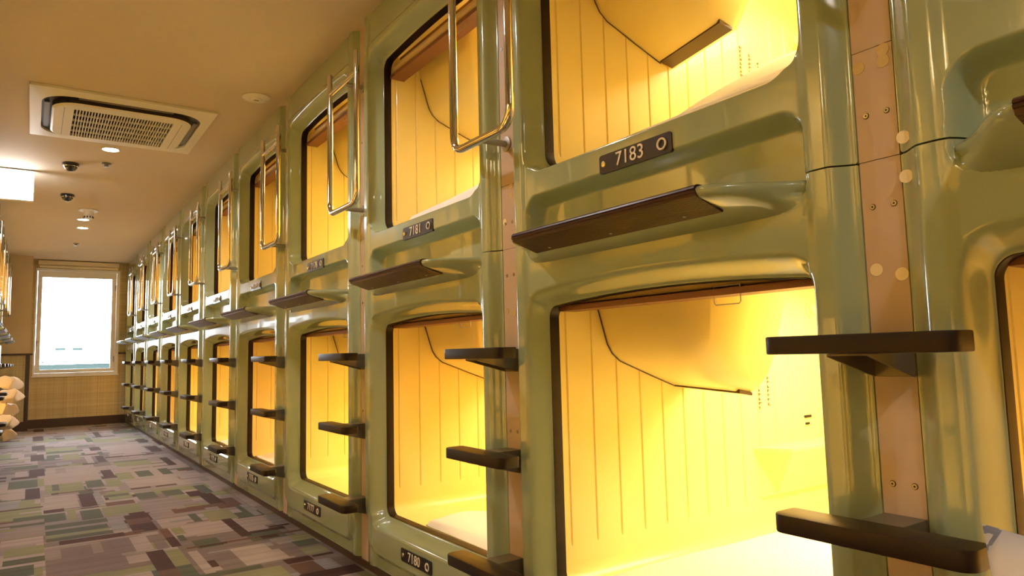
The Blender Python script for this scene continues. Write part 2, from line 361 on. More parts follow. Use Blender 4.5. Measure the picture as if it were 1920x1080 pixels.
# ------------------------------------------------------------------ outside the window
OUTW = mat('pale_concrete', (0.80, 0.82, 0.82), rough=0.8)
OUTG = mat('green_grey_parapet', (0.012, 0.0175, 0.0172), rough=1.0, spec=0.0)
REED = mat('weathered_reed_fence', (0.022, 0.022, 0.0215), rough=1.0, spec=0.0, noise=(30, 0.3))
sb = MB().box(-4, 6, 15.0, 15.2, -3, .838)
tag(sb.build('parapet_wall', OUTG, smooth=False), 'dark green-grey parapet wall outside, low behind the window', 'wall')
fm = MB(); rr = random.Random(3)
for i in range(260):
    x = -1.0 + i * .0125
    h = .945 + rr.uniform(-.02, .02)
    fm.box(x, x + .0085, 15.06, 15.08, .8385, h)
fm.box(-1, 2.3, 15.055, 15.06, .875, .89)
tag(fm.build('reed_fence', REED, smooth=False), 'pale reed screen standing on the parapet outside the window', 'fence')
hm = MB().box(-12, 14, 40, 44, -8, 3.6)
bld = thing('office_building', 'overexposed white building far beyond the window with two faint openings', 'building', (0, 40, -8))
hm = MB().box(-14, 16, 0, 4, 0, 10.4); hm.build('wall', OUTW, bld, smooth=False)
for i, x in enumerate((.95, 1.65)):
    MB().box(x, x + .42, -.02, .0, 9.50, 9.62).build('opening', OUTG, bld, smooth=False)

# ------------------------------------------------------------------ capsule geometry  (local: x = depth into wall, y = v along wall, z = height)
OPC, OPH = 0.54, 0.402          # opening centre and half width
LOW = dict(z0=.030, z1=1.1415, oz0=.222, oz1=.964, arch=.020, rb=.035, rt=.030)
UPP = dict(z0=1.1445, z1=ZC - .001, oz0=1.345, oz1=2.058, arch=.016, rb=.055, rt=.035)
DZ = 1.037
def contour(z0, z1, v0, v1, rb, rt, arch, ns=130, nv=60, nc=30):
    """closed contour with normalised coordinates; each entry (v, z, nv, nz)"""
    cv, cz, hv, hz = (v0 + v1) / 2, (z0 + z1) / 2, (v1 - v0) / 2, (z1 - z0) / 2
    P = []
    def arcp(cx, cy, r, a0):
        for i in range(nc + 1):
            a = math.radians(a0 + 90 * i / nc); P.append((cx + r * math.cos(a), cy + r * math.sin(a)))
    def line(ax, ay, bx, by, n):
        for i in range(1, n): P.append((ax + (bx - ax) * i / n, ay + (by - ay) * i / n))
    arcp(v0 + rb, z0 + rb, rb, 180); line(v0 + rb, z0, v1 - rb, z0, ns)
    arcp(v1 - rb, z0 + rb, rb, 270); line(v1, z0 + rb, v1, z1 - rt, nv)
    arcp(v1 - rt, z1 - rt, rt, 0); line(v1 - rt, z1, v0 + rt, z1, ns)
    arcp(v0 + rt, z1 - rt, rt, 90); line(v0, z1 - rt, v0, z0 + rb, nv)
    out = []
    for v, z in P:
        a, b = (v - cv) / hv, (z - cz) / hz
        k = max(abs(a), abs(b)) or 1
        zz = z + (arch * (1 - a * a) * max(0, b) if b > 0 else 0)
        out.append((v, zz, a / k, b / k))
    return out

def make_height(S, upper):
    oz0, oz1 = S['oz0'], S['oz1']
    def h(v, z):
        w = min(v, W - v)
        base = .028 * ss(.036, .078, w) - .006 * ss(.100, .125, w)
        if not upper:
            sd = sdrr(v, z, .54, .70, .445, .612, .07)    # pad edge near the floor
            if z < .45:
                base = base - .020 * ss(-.012, .014, sd) * ss(.5, .12, z) if False else base - .018 * ss(-.006, .018, sd) * (1 - ss(.14, .26, z))
        else:
            sd = sdrr(v, z, .54, (oz0 + oz1) / 2, OPH + .075, (oz1 - oz0) / 2 + .075, .09)
            if z > oz1 - .1: base = base - .006 * ss(-.006, .008, sd)
        az = oz1 + S['arch'] * (1 - ((v - OPC) / OPH) ** 2) if abs(v - OPC) < OPH else oz1
        zz = z - (az - oz1) if z > (oz0 + oz1) / 2 else z
        sd = sdrr(v, zz, OPC, (oz0 + oz1) / 2, OPH, (oz1 - oz0) / 2, S['rb'] if zz < (oz0 + oz1) / 2 else S['rt'])
        qx, qz = abs(v - OPC) - OPH, abs(zz - (oz0 + oz1) / 2) - (oz1 - oz0) / 2
        wd = .028 + (-.010 if upper and zz < (oz0 + oz1) / 2 else .018) * ss(-.02, .02, qz - qx)
        k = ss(0.0, wd, sd)
        k = 1 - (1 - k) ** 1.25
        base = -.036 + (base + .036) * k
        # toe recess over the ledge
        sr = sdrr(v, z, .54, 1.175, .418, .088, .045)
        kk = ss(-.022, .006, sr)
        base = -.034 + (base + .034) * kk
        return base
    return h

def panel_mesh(S, upper):
    C = contour(S['oz0'], S['oz1'], OPC - OPH, OPC + OPH, S['rb'], S['rt'], S['arch'])
    h = make_height(S, upper)
    B0, B1 = .0355, W - .0355
    cz, hz = (S['z0'] + S['z1']) / 2, (S['z1'] - S['z0']) / 2
    n = len(C); rings = []
    M = 92
    ts = [0] + [(i / M) for i in range(1, M + 1)]
    ts = [t ** 1.25 for t in ts]
    for t in ts:
        ring = []
        for v, z, a, b in C:
            ov, oz = .54 + a * (B1 - B0) / 2, cz + b * hz
            V, Z = v + (ov - v) * t, z + (oz - z) * t
            ring.append((-h(V, Z), V, Z))
        rings.append(ring)
    last = rings[-1]
    rings.append([(x + .005, y + (.0015 if y > .54 else -.0015) * (abs(y - .54) > .50), z) for x, y, z in last])
    rings.append([(x + .05, y, z) for x, y, z in rings[-1]])
    vs = [p for r in rings for p in r]; fs = []
    for i in range(len(rings) - 1):
        for k in range(n):
            fs.append((i * n + k, (i + 1) * n + k, (i + 1) * n + (k + 1) % n, i * n + (k + 1) % n))
    return vs, fs, C

def ring_strip(rings):
    n = len(rings[0]); vs = [p for r in rings for p in r]; fs = []
    for i in range(len(rings) - 1):
        for k in range(n):
            fs.append((i * n + k, (i + 1) * n + k, (i + 1) * n + (k + 1) % n, i * n + (k + 1) % n))
    return vs, fs

def shell_mesh(S, C, fz, cz1):
    v0, v1 = OPC - OPH - .002, OPC + OPH + .002
    D = contour(fz, cz1, v0, v1, .05, .06, 0)
    gro = [.090 + .0925 * i for i in range(15)]
    ds = [.067]
    for g in gro: ds += [g - .02, g - .0045, g - .0012, g + .0012, g + .0045, g + .02]
    ds += [1.6, 1.9, 2.0]
    gz0, gz1 = fz + .10, cz1 - .09
    rings = [[(.0665, v, z) for v, z, a, b in C]]
    for d in ds:
        ing = any(abs(d - g) < .002 for g in gro)
        first = abs(d - gro[0]) < .006
        ring = []
        for v, z, a, b in D:
            off = 0
            if ing and abs(abs(a) - 1) < 1e-6 and gz0 < z < gz1: off = .0035 * (1 if a > 0 else -1)
            ring.append((d, v + off, z))
        rings.append(ring)
    # back cap
    last = rings[-1]; cv, cz = .54, (fz + cz1) / 2
    for s in (.9, .0):
        rings.append([(2.0 + .02 * (1 - s), cv + (y - cv) * s, cz + (z - cz) * s) for x, y, z in last])
    return ring_strip(rings)

def ledge_mesh():
    N = 64; va, vb = .122, .958
    rings = []
    for i in range(N + 1):
        v = va + (vb - va) * i / N
        s = min(ss(-.12, 1.0, (v - va) / .128 * 1.0) if v < va + .128 else 1, ss(-.12, 1.0, (vb - v) / .128) if v > vb - .128 else 1)
        s0 = ss(-.12, 1.0, 0)
        s = (s - s0) / (1 - s0)
        e = min(1, ((v - va) / .02) ** .5 if v < va + .02 else 1, ((vb - v) / .02) ** .5 if v > vb - .02 else 1)
        H = .018 + .140 * s
        zt = 1.1345; zb = 1.074 + .022 * (1 - e)
        r = .011
        prof = [(-.034, zt + .0), (H * .3, zt), (H - r, zt), (H - r * .35, zt - .002), (H, zt - .008), (H - .003, zt - .015), (H - .010, zt - .021)]
        mx = H * .45 + .010
        prof += [(H * .78, 1.1345 - .028 - .0), (mx, 1.098 - .002), (H * .22 + .012, 1.088), (.018, zb + .002), (-.0, zb - .006)]
        prof = [(min(hh, hh), zz) for hh, zz in prof]
        rings.append([(-hh, v, zz) for hh, zz in prof])
    n = len(rings[0]); vs = [p for r in rings for p in r]; fs = []
    for i in range(N):
        for k in range(n - 1):
            fs.append((i * n + k, i * n + k + 1, (i + 1) * n + k + 1, (i + 1) * n + k))
    return vs, fs

def trim_mesh():
    # brown nosing with ribs, cross-section extruded along v
    prof = [(.128, 1.1372), (.150, 1.1372), (.156, 1.1360), (.1605, 1.1325), (.1620, 1.1290), (.1600, 1.1275), (.1625, 1.1255), (.1610, 1.1225), (.1585, 1.1210)]
    a, b = (.1565, 1.1165), (.083, 1.0930)
    n = 17
    for i in range(n):
        for k, (f_, o) in enumerate(((0, 0), (.15, -.0022), (.55, -.0022), (.7, 0))):
            t = (i + f_) / n
            prof.append((a[0] + (b[0] - a[0]) * t, a[1] + (b[1] - a[1]) * t + o))
    prof.append(b); 
    back = [(.083, 1.0990), (.150, 1.1180), (.155, 1.1330), (.128, 1.1340)]
    P = prof + back
    mb = MB()
    v0, v1 = .250, .832
    n = len(P)
    def cut(hh): return (.162 - hh) * .18
    vs = [(-p[0], v0 - cut(p[0]) * -.0 , p[1]) for p in P] + [(-p[0], v1, p[1]) for p in P]
    fs = [(i, (i + 1) % n, n + (i + 1) % n, n + i) for i in range(n)] + [tuple(range(n))[::-1], tuple(range(n, 2 * n))]
    mb.add(vs, fs)
    return mb

def console_meshes(top):
    """hanging console; 'top' = shell ceiling; coordinates for the lower capsule"""
    # contact profile with the far side wall (d, z)
    prof = [(.190, 1.06), (.206, .985), (.245, .862), (.262, .835), (.292, .812), (.41, .768), (.520, .729), (.565, .722), (.600, .735), (.62, .80), (.63, 1.06)]
    vF = OPC + OPH + .001
    secs = []
    for i in range(13):
        t = i / 12
        v = vF - .345 * t
        # toward the near end the body rounds off and slides slightly forward
        e = ss(.80, 1.0, t)
        ring = []
        for d, z in prof:
            dd = d - .085 * t * (1 if d > .4 else d / .4 * .4)
            zz = z + .010 * (-t) * (z < 1.0)
            # near end: pull low points up and rear
            zz2 = zz + (1.0 - zz) * .16 * e * e * (z < 1.0)
            dd2 = dd + (.40 - dd) * .10 * e
            vv = v + (.0 if z > 1.0 else 0) - .075 * t * ss(.70, 1.06, z)
            ring.append((dd2, vv, zz2))
        secs.append(ring)
    n = len(prof); vs = [p for r in secs for p in r]; fs = []
    for i in range(12):
        for k in range(n - 1):
            fs.append((i * n + k, i * n + k + 1, (i + 1) * n + k + 1, (i + 1) * n + k))
    # cap near end
    fs.append(tuple(12 * n + k for k in range(n)))
    # slot panel under the bottom
    sl = MB()
    q = []
    for t in (0.02, 0.88):
        v = vF - .345 * t
        for d, z in ((.512, .7275), (.566, .7190), (.566, .728), (.512, .738)):
            q.append((d - .085 * t, v, z - .010 * t))
    sl.add(q, [(0, 1, 2, 3), (7, 6, 5, 4), (0, 4, 5, 1), (1, 5, 6, 2), (2, 6, 7, 3), (3, 7, 4, 0)])
    return vs, fs, sl

def pillow_mesh(lx, ly, h, pinch=.12, seed=0, n=20):
    r = random.Random(seed); vs = []; fs = []
    ph = [r.uniform(0, 6) for _ in range(6)]
    for s in (1, -1):
        for j in range(n + 1):
            for i in range(n + 1):
                u, v = i / n * 2 - 1, j / n * 2 - 1
                px = u * lx / 2 * (1 - pinch * (1 - v * v) * abs(u) ** 2); py = v * ly / 2 * (1 - pinch * (1 - u * u) * abs(v) ** 2)
                t = max(0, (1 - u ** 4)) ** .55 * max(0, (1 - v ** 4)) ** .55
                wr = 1 + .10 * math.sin(5 * u + ph[0] + 2 * v) + .08 * math.sin(6 * v + ph[1] - 3 * u)
                vs.append((px, py, s * h / 2 * t * wr))
    m = (n + 1) ** 2
    for s in (0, 1):
        for j in range(n):
            for i in range(n):
                a = s * m + j * (n + 1) + i
                f = (a, a + 1, a + n + 2, a + n + 1)
                fs.append(f if s == 0 else f[::-1])
    return vs, fs
def weld(o, d=1e-4):
    bm = bmesh.new(); bm.from_mesh(o.data); bmesh.ops.remove_doubles(bm, verts=bm.verts, dist=d); bm.to_mesh(o.data); bm.free()

def text_mesh(s, size, name, m, parent, loc, depth=.0012, spacing=1.0, vertical=False):
    cu = bpy.data.curves.new(name, 'FONT'); cu.body = s; cu.size = size; cu.extrude = depth; cu.align_x = 'CENTER'; cu.align_y = 'CENTER'; cu.space_character = spacing
    tmp = bpy.data.objects.new('tmp', cu); COL.objects.link(tmp)
    dg = bpy.context.evaluated_depsgraph_get(); dg.update()
    me = bpy.data.meshes.new_from_object(tmp.evaluated_get(dg)); bpy.data.objects.remove(tmp)
    me.name = name
    # text x -> -y, text y -> +z, normal -> -x
    R = Matrix(((0, 0, -1, 0), (-1, 0, 0, 0), (0, 1, 0, 0), (0, 0, 0, 1)))
    me.transform(R); me.materials.clear(); me.materials.append(m)
    o = bpy.data.objects.new(name, me); COL.objects.link(o); o.parent = parent; o.location = loc
    return o

def rounded_plate(mb, x0, x1, cv, cz, hv, hz, r, n=5):
    P = []
    for cx, cy, a0 in ((hv - r, hz - r, 0), (-hv + r, hz - r, 90), (-hv + r, -hz + r, 180), (hv - r, -hz + r, 270)):
        for i in range(n + 1):
            a = math.radians(a0 + 90 * i / n); P.append((cv + cx + r * math.cos(a), cz + cy + r * math.sin(a)))
    return mb.prism(P, 0, x0, x1)

def make_capsule(upper, name='sleeping_capsule'):
    S = UPP if upper else LOW
    dz = DZ if upper else 0
    root = thing(name, '', 'capsule')
    vs, fs, C = panel_mesh(S, upper)
    fp = mesh('front_panel', vs, fs, GREEN, root, angle=60)
    # seal: dark lining between the moulding and the shell
    def inset(C, k): return [(v - a * k, z - b * k) for v, z, a, b in C]
    rings = [[(.0355, v, z) for v, z, a, b in C], [(.0355, v, z) for v, z in inset(C, .0015)], [(.040, v, z) for v, z in inset(C, .002)], [(.062, v, z) for v, z in inset(C, .002)], [(.067, v, z) for v, z in inset(C, .001)]]
    v2, f2 = ring_strip(rings); mesh('rubber_seal', v2, f2, SEAL, root, angle=50)
    fz, cz = (S['oz0'] - .004, S['oz0'] + .85) if not upper else (S['oz0'] - .05, ZC - .03)
    if upper: cz = 2.15
    v3, f3 = shell_mesh(S, C, fz, cz); mesh('inner_shell', v3, f3, SHELL, root, angle=28)
    # console
    cv_, cf_, sl = console_meshes(cz)
    c = mesh('console', [(x, y, z + dz) for x, y, z in cv_], cf_, SHELL, root, angle=0)
    sl.v = [(x, y, z + dz) for x, y, z in sl.v]; sl.build('slot', SLOT, c, smooth=False)
    # seam line of the console where it meets the wall
    prof = [(.206, .985), (.245, .862), (.262, .835), (.292, .812), (.41, .768), (.520, .729)]
    MB().tube([(d - .002, OPC + OPH - .0005, z + dz - .002) for d, z in prof], .0014, 6).build('joint_line', SLOT, c)
    # little shelf on the side wall
    vF = OPC + OPH + .002
    sh = MB(); z = dz
    sh.add([(.885, vF, .505 + z), (1.42, vF, .505 + z), (1.40, vF - .10, .505 + z), (.955, vF - .10, .505 + z),
            (.892, vF, .335 + z), (1.42, vF, .335 + z), (1.30, vF - .015, .340 + z), (.985, vF - .015, .340 + z),
            (.885, vF, .492 + z), (1.42, vF, .492 + z), (1.40, vF - .10, .492 + z), (.955, vF - .10, .492 + z)],
           [(0, 3, 2, 1), (8, 9, 10, 11)[::-1], (0, 8, 11, 3), (3, 11, 10, 2), (2, 10, 9, 1), (8, 4, 7, 11), (11, 7, 6, 10), (10, 6, 5, 9), (4, 5, 6, 7)])
    sh.build('side_shelf', SHELL, root, smooth=False, bevel=.004)
    # control knob, outlet, lamp
    MB().lathe([(.0, 0), (.030, 0), (.030, .006), (.022, .008), (.020, .020), (.012, .024), (0, .024)], (1.262, vF, .978 + dz), 24, 'y', -1).build('control_knob', SHELL, root)
    MB().box(1.185, 1.225, vF - .004, vF, .583 + dz, .592 + dz).box(1.19, 1.212, vF - .004, vF, .558 + dz, .566 + dz).build('outlet', DARK, root, smooth=False)
    lz = cz - .012
    l = MB().box(.74, 1.30, .26, .70, lz - .02, lz).build('ceiling_lamp', LAMPM, root, smooth=False)
    # printed notice on the wall
    for ci, (ctr, cnt, mm) in enumerate(((0, 11, INKB), (1, 9, INKB), (2, 6, INKB), (3, 8, INKR))):
        nb = MB(); rr = random.Random(5 + ci)
        for k in range(cnt):
            d0 = .925 + ctr * .050; zt = .885 + (dz if upper else -.095) - k * .0150 - ctr * .020
            for q in range(3):
                aa = d0 + rr.uniform(0, .008); zz = zt - rr.uniform(0, .008)
                nb.box(aa, aa + rr.uniform(.004, .009), vF - .0022, vF - .0012, zz - .0028, zz)
            nb.box(d0 + .003, d0 + .0065, vF - .0022, vF - .0012, zt - .010, zt)
        if upper or ci < 2: nb.build('printed_notice', mm, root, smooth=False)
    # blind
    b = MB().tube([(.088, OPC - OPH + .012, .988 + dz + (.012 if upper else 0)), (.088, OPC + OPH - .012, .988 + dz + (.012 if upper else 0))], .017, 18).build('blind_roller', BLINDC, root)
    MB().box(.060, .122, OPC - OPH + .008, OPC + OPH - .008, .952 + dz, .966 + dz).build('blind_bar', BLINDB, b, smooth=False)
    MB().box(.107, .111, OPC - OPH + .004, OPC + OPH - .004, .967 + dz, 1.055 + dz).build('blind_fabric', BLINDB, b, smooth=False)
    rp = []
    for yy, zz in ((.337, .972), (.337, .937), (.341, .932), (.401, .932), (.405, .937), (.405, .972)):
        rp.append((.068, yy, zz + dz))
    rp.append(rp[0]); MB().tube(rp, .0014, 6, cap=False).build('pull_ring', STEEL, b)
    # door plate
    cvp, czp = (.535, 1.283) if upper else (.575, .140)
    hx = -.0215
    pm = rounded_plate(MB(), hx - .004, hx + .004, cvp, czp, .115, .0225, .007)
    pl = pm.build('number_plate', PLATE, root, angle=30)
    MB().lathe([(0, 0), (.008, 0), (.007, .003), (0, .004)], (hx - .004, cvp + .099, czp), 14, 'x', -1).build('screw', BRASS, pl)
    rg = []
    for k in range(25):
        a = 2 * math.pi * k / 24; rg.append((hx - .006, cvp - .088 + .0115 * math.cos(a), czp + .0115 * math.sin(a)))
    MB().tube(rg, .0024, 8, cap=False).build('lock_ring', WHITE_T, pl)
    if not upper:
        v4, f4 = ledge_mesh(); lg = mesh('step_ledge', v4, f4, GREEN, root, angle=50)
        tr = trim_mesh().build('ribbed_nosing', RIBB, lg, smooth=False)
        for yy in (.33, .54, .76):
            MB().lathe([(0, 0), (.004, 0), (.003, .002), (0, .002)], (-.098, yy, 1.0965), 10, 'z', -1).build('rivet', STEEL, tr)
    return root

def copy_tree(o, parent=None):
    c = o.copy(); COL.objects.link(c)
    if parent is not None: c.parent = parent
    for ch in list(o.children): copy_tree(ch, c)
    return c

proto = {False: make_capsule(False), True: make_capsule(True)}
used = {False: False, True: False}
def place_capsule(upper, loc, rz, label, group=None, tint=(1, 1, 1)):
    if not used[upper]: r = proto[upper]; used[upper] = True
    else: r = copy_tree(proto[upper])
    r.location = loc; r.rotation_euler = (0, 0, rz)
    r['label'] = label
    if group: r['group'] = group
    for ch in r.children:
        if ch.name.startswith('ceiling_lamp'): ch.color = (*tint, 1)
    return r
ORD = ['nearest', 'second', 'third', 'fourth', 'fifth', 'sixth', 'seventh', 'eighth', 'ninth', 'tenth', 'eleventh']
UPN = ['7186', '7183', '7181', '7178', '7176', '7173', '7171', '7168', '7166', '7163', '7161']
LWN = ['7185', '7182', '7180', '7177', '7175', '7172', '7170', '7167', '7165', '7162', '7160']
TINT = {0: (.78, .64, .50), 1: (1, 1, 1), 2: (.85, .78, .72), 3: (1, .98, .8), 4: (.72, .58, .5), 5: (1, .9, .8), 6: (1, .95, .7), 7: (.55, .38, .22), 8: (.7, .6, .5), 9: (.7, .6, .5), 10: (.8, .7, .6)}
TINTU = dict(TINT); TINTU[4] = (.55, .48, .40); TINTU[5] = (.55, .46, .40); TINTU[6] = (.6, .5, .4); TINTU[2] = (.85, .80, .72); TINTU[3] = (1, 1, .85); TINTU[1] = (.8, .76, .7)
numbered = []
for c in range(0, 11):
    for up in (True, False):
        lvl = 'upper' if up else 'lower'
        num = (UPN if up else LWN)[c]
        if c == 0: lab = f'green moulded {lvl} capsule cut off by the right edge of the frame'
        elif c <= 3: lab = f'green {lvl} sleeping capsule with number plate {num}, lit yellow inside'
        elif c == 10: lab = f'green {lvl} sleeping capsule farthest down the right row, beside the window wall'
        else: lab = f'green lit {lvl} capsule in the right row, {ORD[c]} from the right frame edge'
        r = place_capsule(up, (XR, Y1 + (c - 1) * W, 0), 0, lab, f'{lvl} row of capsules on the right wall', (TINTU if up else TINT)[c])
        numbered.append((r, num, up))
YL = 10.72
for k in range(0, 11):
    for up in (True, False):
        lvl = 'upper' if up else 'lower'
        lab = f'green {lvl} capsule in the left row, ' + ('nearest the window' if k == 0 else f'{ORD[k]} from the window' if k < 10 else 'farthest from the window')
        place_capsule(up, (XL, YL - k * W, 0), math.pi, lab, f'{lvl} row of capsules on the left wall', (.72, .68, .6))
for r, num, up in numbered:
    pl = [ch for ch in r.children if ch.name.startswith('number_plate')][0]
    cvp, czp = (.535, 1.283) if up else (.575, .140)
    text_mesh(num, .046, 'digits', WHITE_T, pl, (-.0262, cvp + .012, czp), spacing=1.02)
# dead walls behind the camera
sbox('wall_right_rear', XR, XR + .3, YB, Y1 - W - .036, .028, ZC, GREEN)
sbox('wall_left_rear', XL - .3, XL, YB, YL - 11 * W - .036, .028, ZC, GREEN)

# ------------------------------------------------------------------ cover strips between the capsules
def make_strip():
    t = thing('cover_strip', '', 'cover strip')
    hw = .0335
    for a, b in ((.028, 1.1425), (1.1435, 1.3315), (1.3325, ZC - .001)):
        MB().box(0.001, .012, -hw, hw, a, b).build('plate', STRIP, t, smooth=False, bevel=.0007)
    for y, z in ((.016, 1.220), (-.018, 1.220), (.016, 1.066), (-.019, 1.066), (.016, .62), (-.018, .62), (.016, 1.75), (-.018, 1.75)):
        MB().lathe([(0, 0), (.0035, 0), (.0042, .0012), (.0042, .0018), (0, .0018)], (0.0012, y, z), 12, 'x', -1).build('screw', STEEL, t)
        MB().lathe([(0, 0), (.0052, 0), (.0052, .0004), (0, .0004)], (0.0012, y, z), 16, 'x', -1).lathe([(0, 0), (.0016, 0), (.0016, .0004), (0, .0004)], (-0.0005, y, z), 10, 'x', -1).build('screw_recess', DARK, t)
    return t
def copy_thing(t, loc, rz):
    r = copy_tree(t); r.location = loc; r.rotation_euler = (0, 0, rz); return r
strip0 = make_strip(); strip0.location = (XR, Y1, 0)
strip0['label'] = 'taupe cover strip with round cream stickers just right of capsule 7183'
strip0['group'] = 'cover strips of the right wall'
def sticker(parent, y, z, m, r=.0105, x=.0008):
    MB().lathe([(0, 0), (r, 0), (r, .0006), (0, .0006)], (x, y, z), 24, 'x', -1).build('round_sticker', m, parent)
BET = [('7183', '7181'), ('7181', '7178'), ('7178', '7176')]
strips = [strip0]
for k in range(2, 11):
    r = copy_thing(strip0, (XR, Y1 + (k - 1) * W, 0), 0)
    if k <= 4: r['label'] = f'taupe cover strip between capsules {BET[k-2][0]} and {BET[k-2][1]}'
    elif k == 10: r['label'] = 'taupe cover strip on the right wall nearest the window'
    else: r['label'] = f'taupe cover strip on the right wall, {ORD[k-1]} from the right edge of the frame'
    strips.append(r)
r = copy_thing(strip0, (XR, Y1 - W, 0), 0); r['label'] = 'taupe cover strip beyond the right edge of the frame'
for y, z, mm, xx in ((-.019, 1.322, STICKCLR, .0008), (-.018, 1.303, STICKCLR, .0006), (.023, 1.305, STICKCLR, .0008), (.017, .962, STICK, .0008), (-.023, .951, STICK, .0008), (-.047, 1.165, STICK, -.0125), (-.047, 1.102, STICK, -.0125)):
    sticker(strips[0], y, z, mm, x=xx)
for y, z, mm in ((.019, 1.225, STICK), (-.016, 1.325, STICKCLR), (-.016, 1.30, STICKCLR), (.017, .962, STICKCLR), (-.019, .955, STICKCLR)):
    sticker(strips[1], y, z, mm, r=.009)
sticker(strips[2], .010, 1.32, STICKCLR, r=.008)
for k in range(0, 12):
    r = copy_thing(strip0, (XL, YL - k * W, 0), math.pi)
    for ch in list(r.children):
        if ch.name.startswith('round_sticker'): bpy.data.objects.remove(ch)
    r['label'] = 'taupe cover strip on the left wall, ' + ('nearest the window' if k == 0 else 'last one, behind the camera' if k == 11 else f'{ORD[k]} from the window')
    r['group'] = 'cover strips of the left wall'

# ------------------------------------------------------------------ foot steps
def make_step():
    t = thing('foot_step', '', 'step')
    P = []
    x0, x1, y0, y1 = -.152, -.088, -.158, .136
    for cx, cy, r, a0 in ((x1 - .010, y1 - .010, .010, 0), (x0 + .022, y1 - .022, .022, 90), (x0 + .022, y0 + .022, .022, 180), (x1 - .010, y0 + .010, .010, 270)):
        for i in range(7):
            a = math.radians(a0 + 90 * i / 6); P.append((cx + r * math.cos(a), cy + r * math.sin(a)))
    MB().prism(P, 2, -.029, .0).build('tread', BROWN, t, angle=40, bevel=.003)
    b = MB()
    for y in (.030, -.033):
        b.prism([(-.001, -.0295), (-.001, -.068), (-.006, -.068), (-.135, -.034), (-.135, -.0295)], 1, y - .0015, y + .0015)
    b.box(-.135, -.0005, -.033, .030, -.0325, -.0292).box(-.004, -.0005, -.033, .030, -.068, -.0325)
    b.box(-.092, -.001, -.034, .031, -.0292, -.004)
    b.build('bracket', GREYMET, t, smooth=False, bevel=.001)
    return t
step0 = make_step(); first = True
SZ = [(.857, 'top'), (.577, 'middle'), (.283, 'bottom')]
for side, n, y0, dy, x, rz in (('right', 10, Y1, W, XR, 0), ('left', 11, YL, -W, XL, math.pi)):
    for k in range(n):
        for z, nm in SZ:
            if first: s = step0; first = False
            else: s = copy_tree(step0)
            s.location = (x, y0 + dy * k, z); s.rotation_euler = (0, 0, rz)
            if side == 'right':
                wh = ['on the strip nearest the camera', 'beside capsule 7180', 'between capsules 7180 and 7177', 'between capsules 7177 and 7175'][k] if k < 4 else ('on the right wall strip nearest the window' if k == 9 else f'on the {ORD[k]} right wall strip from the camera')
            else: wh = 'on the left wall strip nearest the window' if k == 0 else f'on the {ORD[k]} left wall strip from the window'
            s['label'] = f'{nm} of three dark brown foot steps {wh}'
            s['group'] = f'foot steps on the {side} wall'

# ------------------------------------------------------------------ chrome grab rails
def bend(p0, pc, p1, r, n=8):
    a = (Vector(p0) - Vector(pc)).normalized(); b = (Vector(p1) - Vector(pc)).normalized(); pc = Vector(pc)
    s, e = pc + a * r, pc + b * r
    out = []
    for i in range(n + 1):
        t = i / n; out.append(s * (1 - t) ** 2 + pc * 2 * t * (1 - t) + e * t * t)
    return out
def make_rail():
    t = thing('grab_rail', '', 'handrail')
    x, hw, zb, zt, zc = -.090, .152, 1.454, 2.075, 1.988
    pts = [(x, hw, zt)] + bend((x, hw, zt), (x, hw, zb), (x, -hw, zb), .055) + bend((x, hw, zb), (x, -hw, zb), (x, -hw, zt), .055) + [(x, -hw, zt)]
    MB().tube(pts, .0125, 18).build('u_tube', CHROME, t, angle=50)
    MB().tube([(x, hw - .011, zc), (x, -hw + .011, zc)], .010, 14).build('crossbar', CHROME, t)
    for z in (zc, zb):
        MB().tube([(x + .008, 0, z), (-.004, 0, z)], .0095, 14).build('stub', STEEL, t)
        MB().lathe([(0, 0), (.022, 0), (.022, .003), (.012, .005), (0, .005)], (-.0005, 0, z), 20, 'x', -1).build('flange', STEEL, t)
    return t
rail0 = make_rail(); first = True
for side, n, y0, dy, x, rz in (('right', 10, Y1, W, XR, 0), ('left', 11, YL, -W, XL, math.pi)):
    for k in range(n):
        if first: s = rail0; first = False
        else: s = copy_tree(rail0)
        s.location = (x, y0 + dy * k, .04 if (side == 'right' and k == 0) else 0); s.rotation_euler = (0, 0, rz)
        if side == 'right':
            wh = ['above the frame by capsule 7183', 'between upper capsules 7183 and 7181', 'between upper capsules 7181 and 7178', 'between upper capsules 7178 and 7176'][k] if k < 4 else ('nearest the window' if k == 9 else f'{ORD[k]} from the camera')
        else: wh = 'nearest the window' if k == 0 else f'{ORD[k]} from the window'
        s['label'] = f'chrome U-shaped grab rail on the {side} wall, {wh}'
        s['group'] = f'chrome grab rails on the {side} wall'

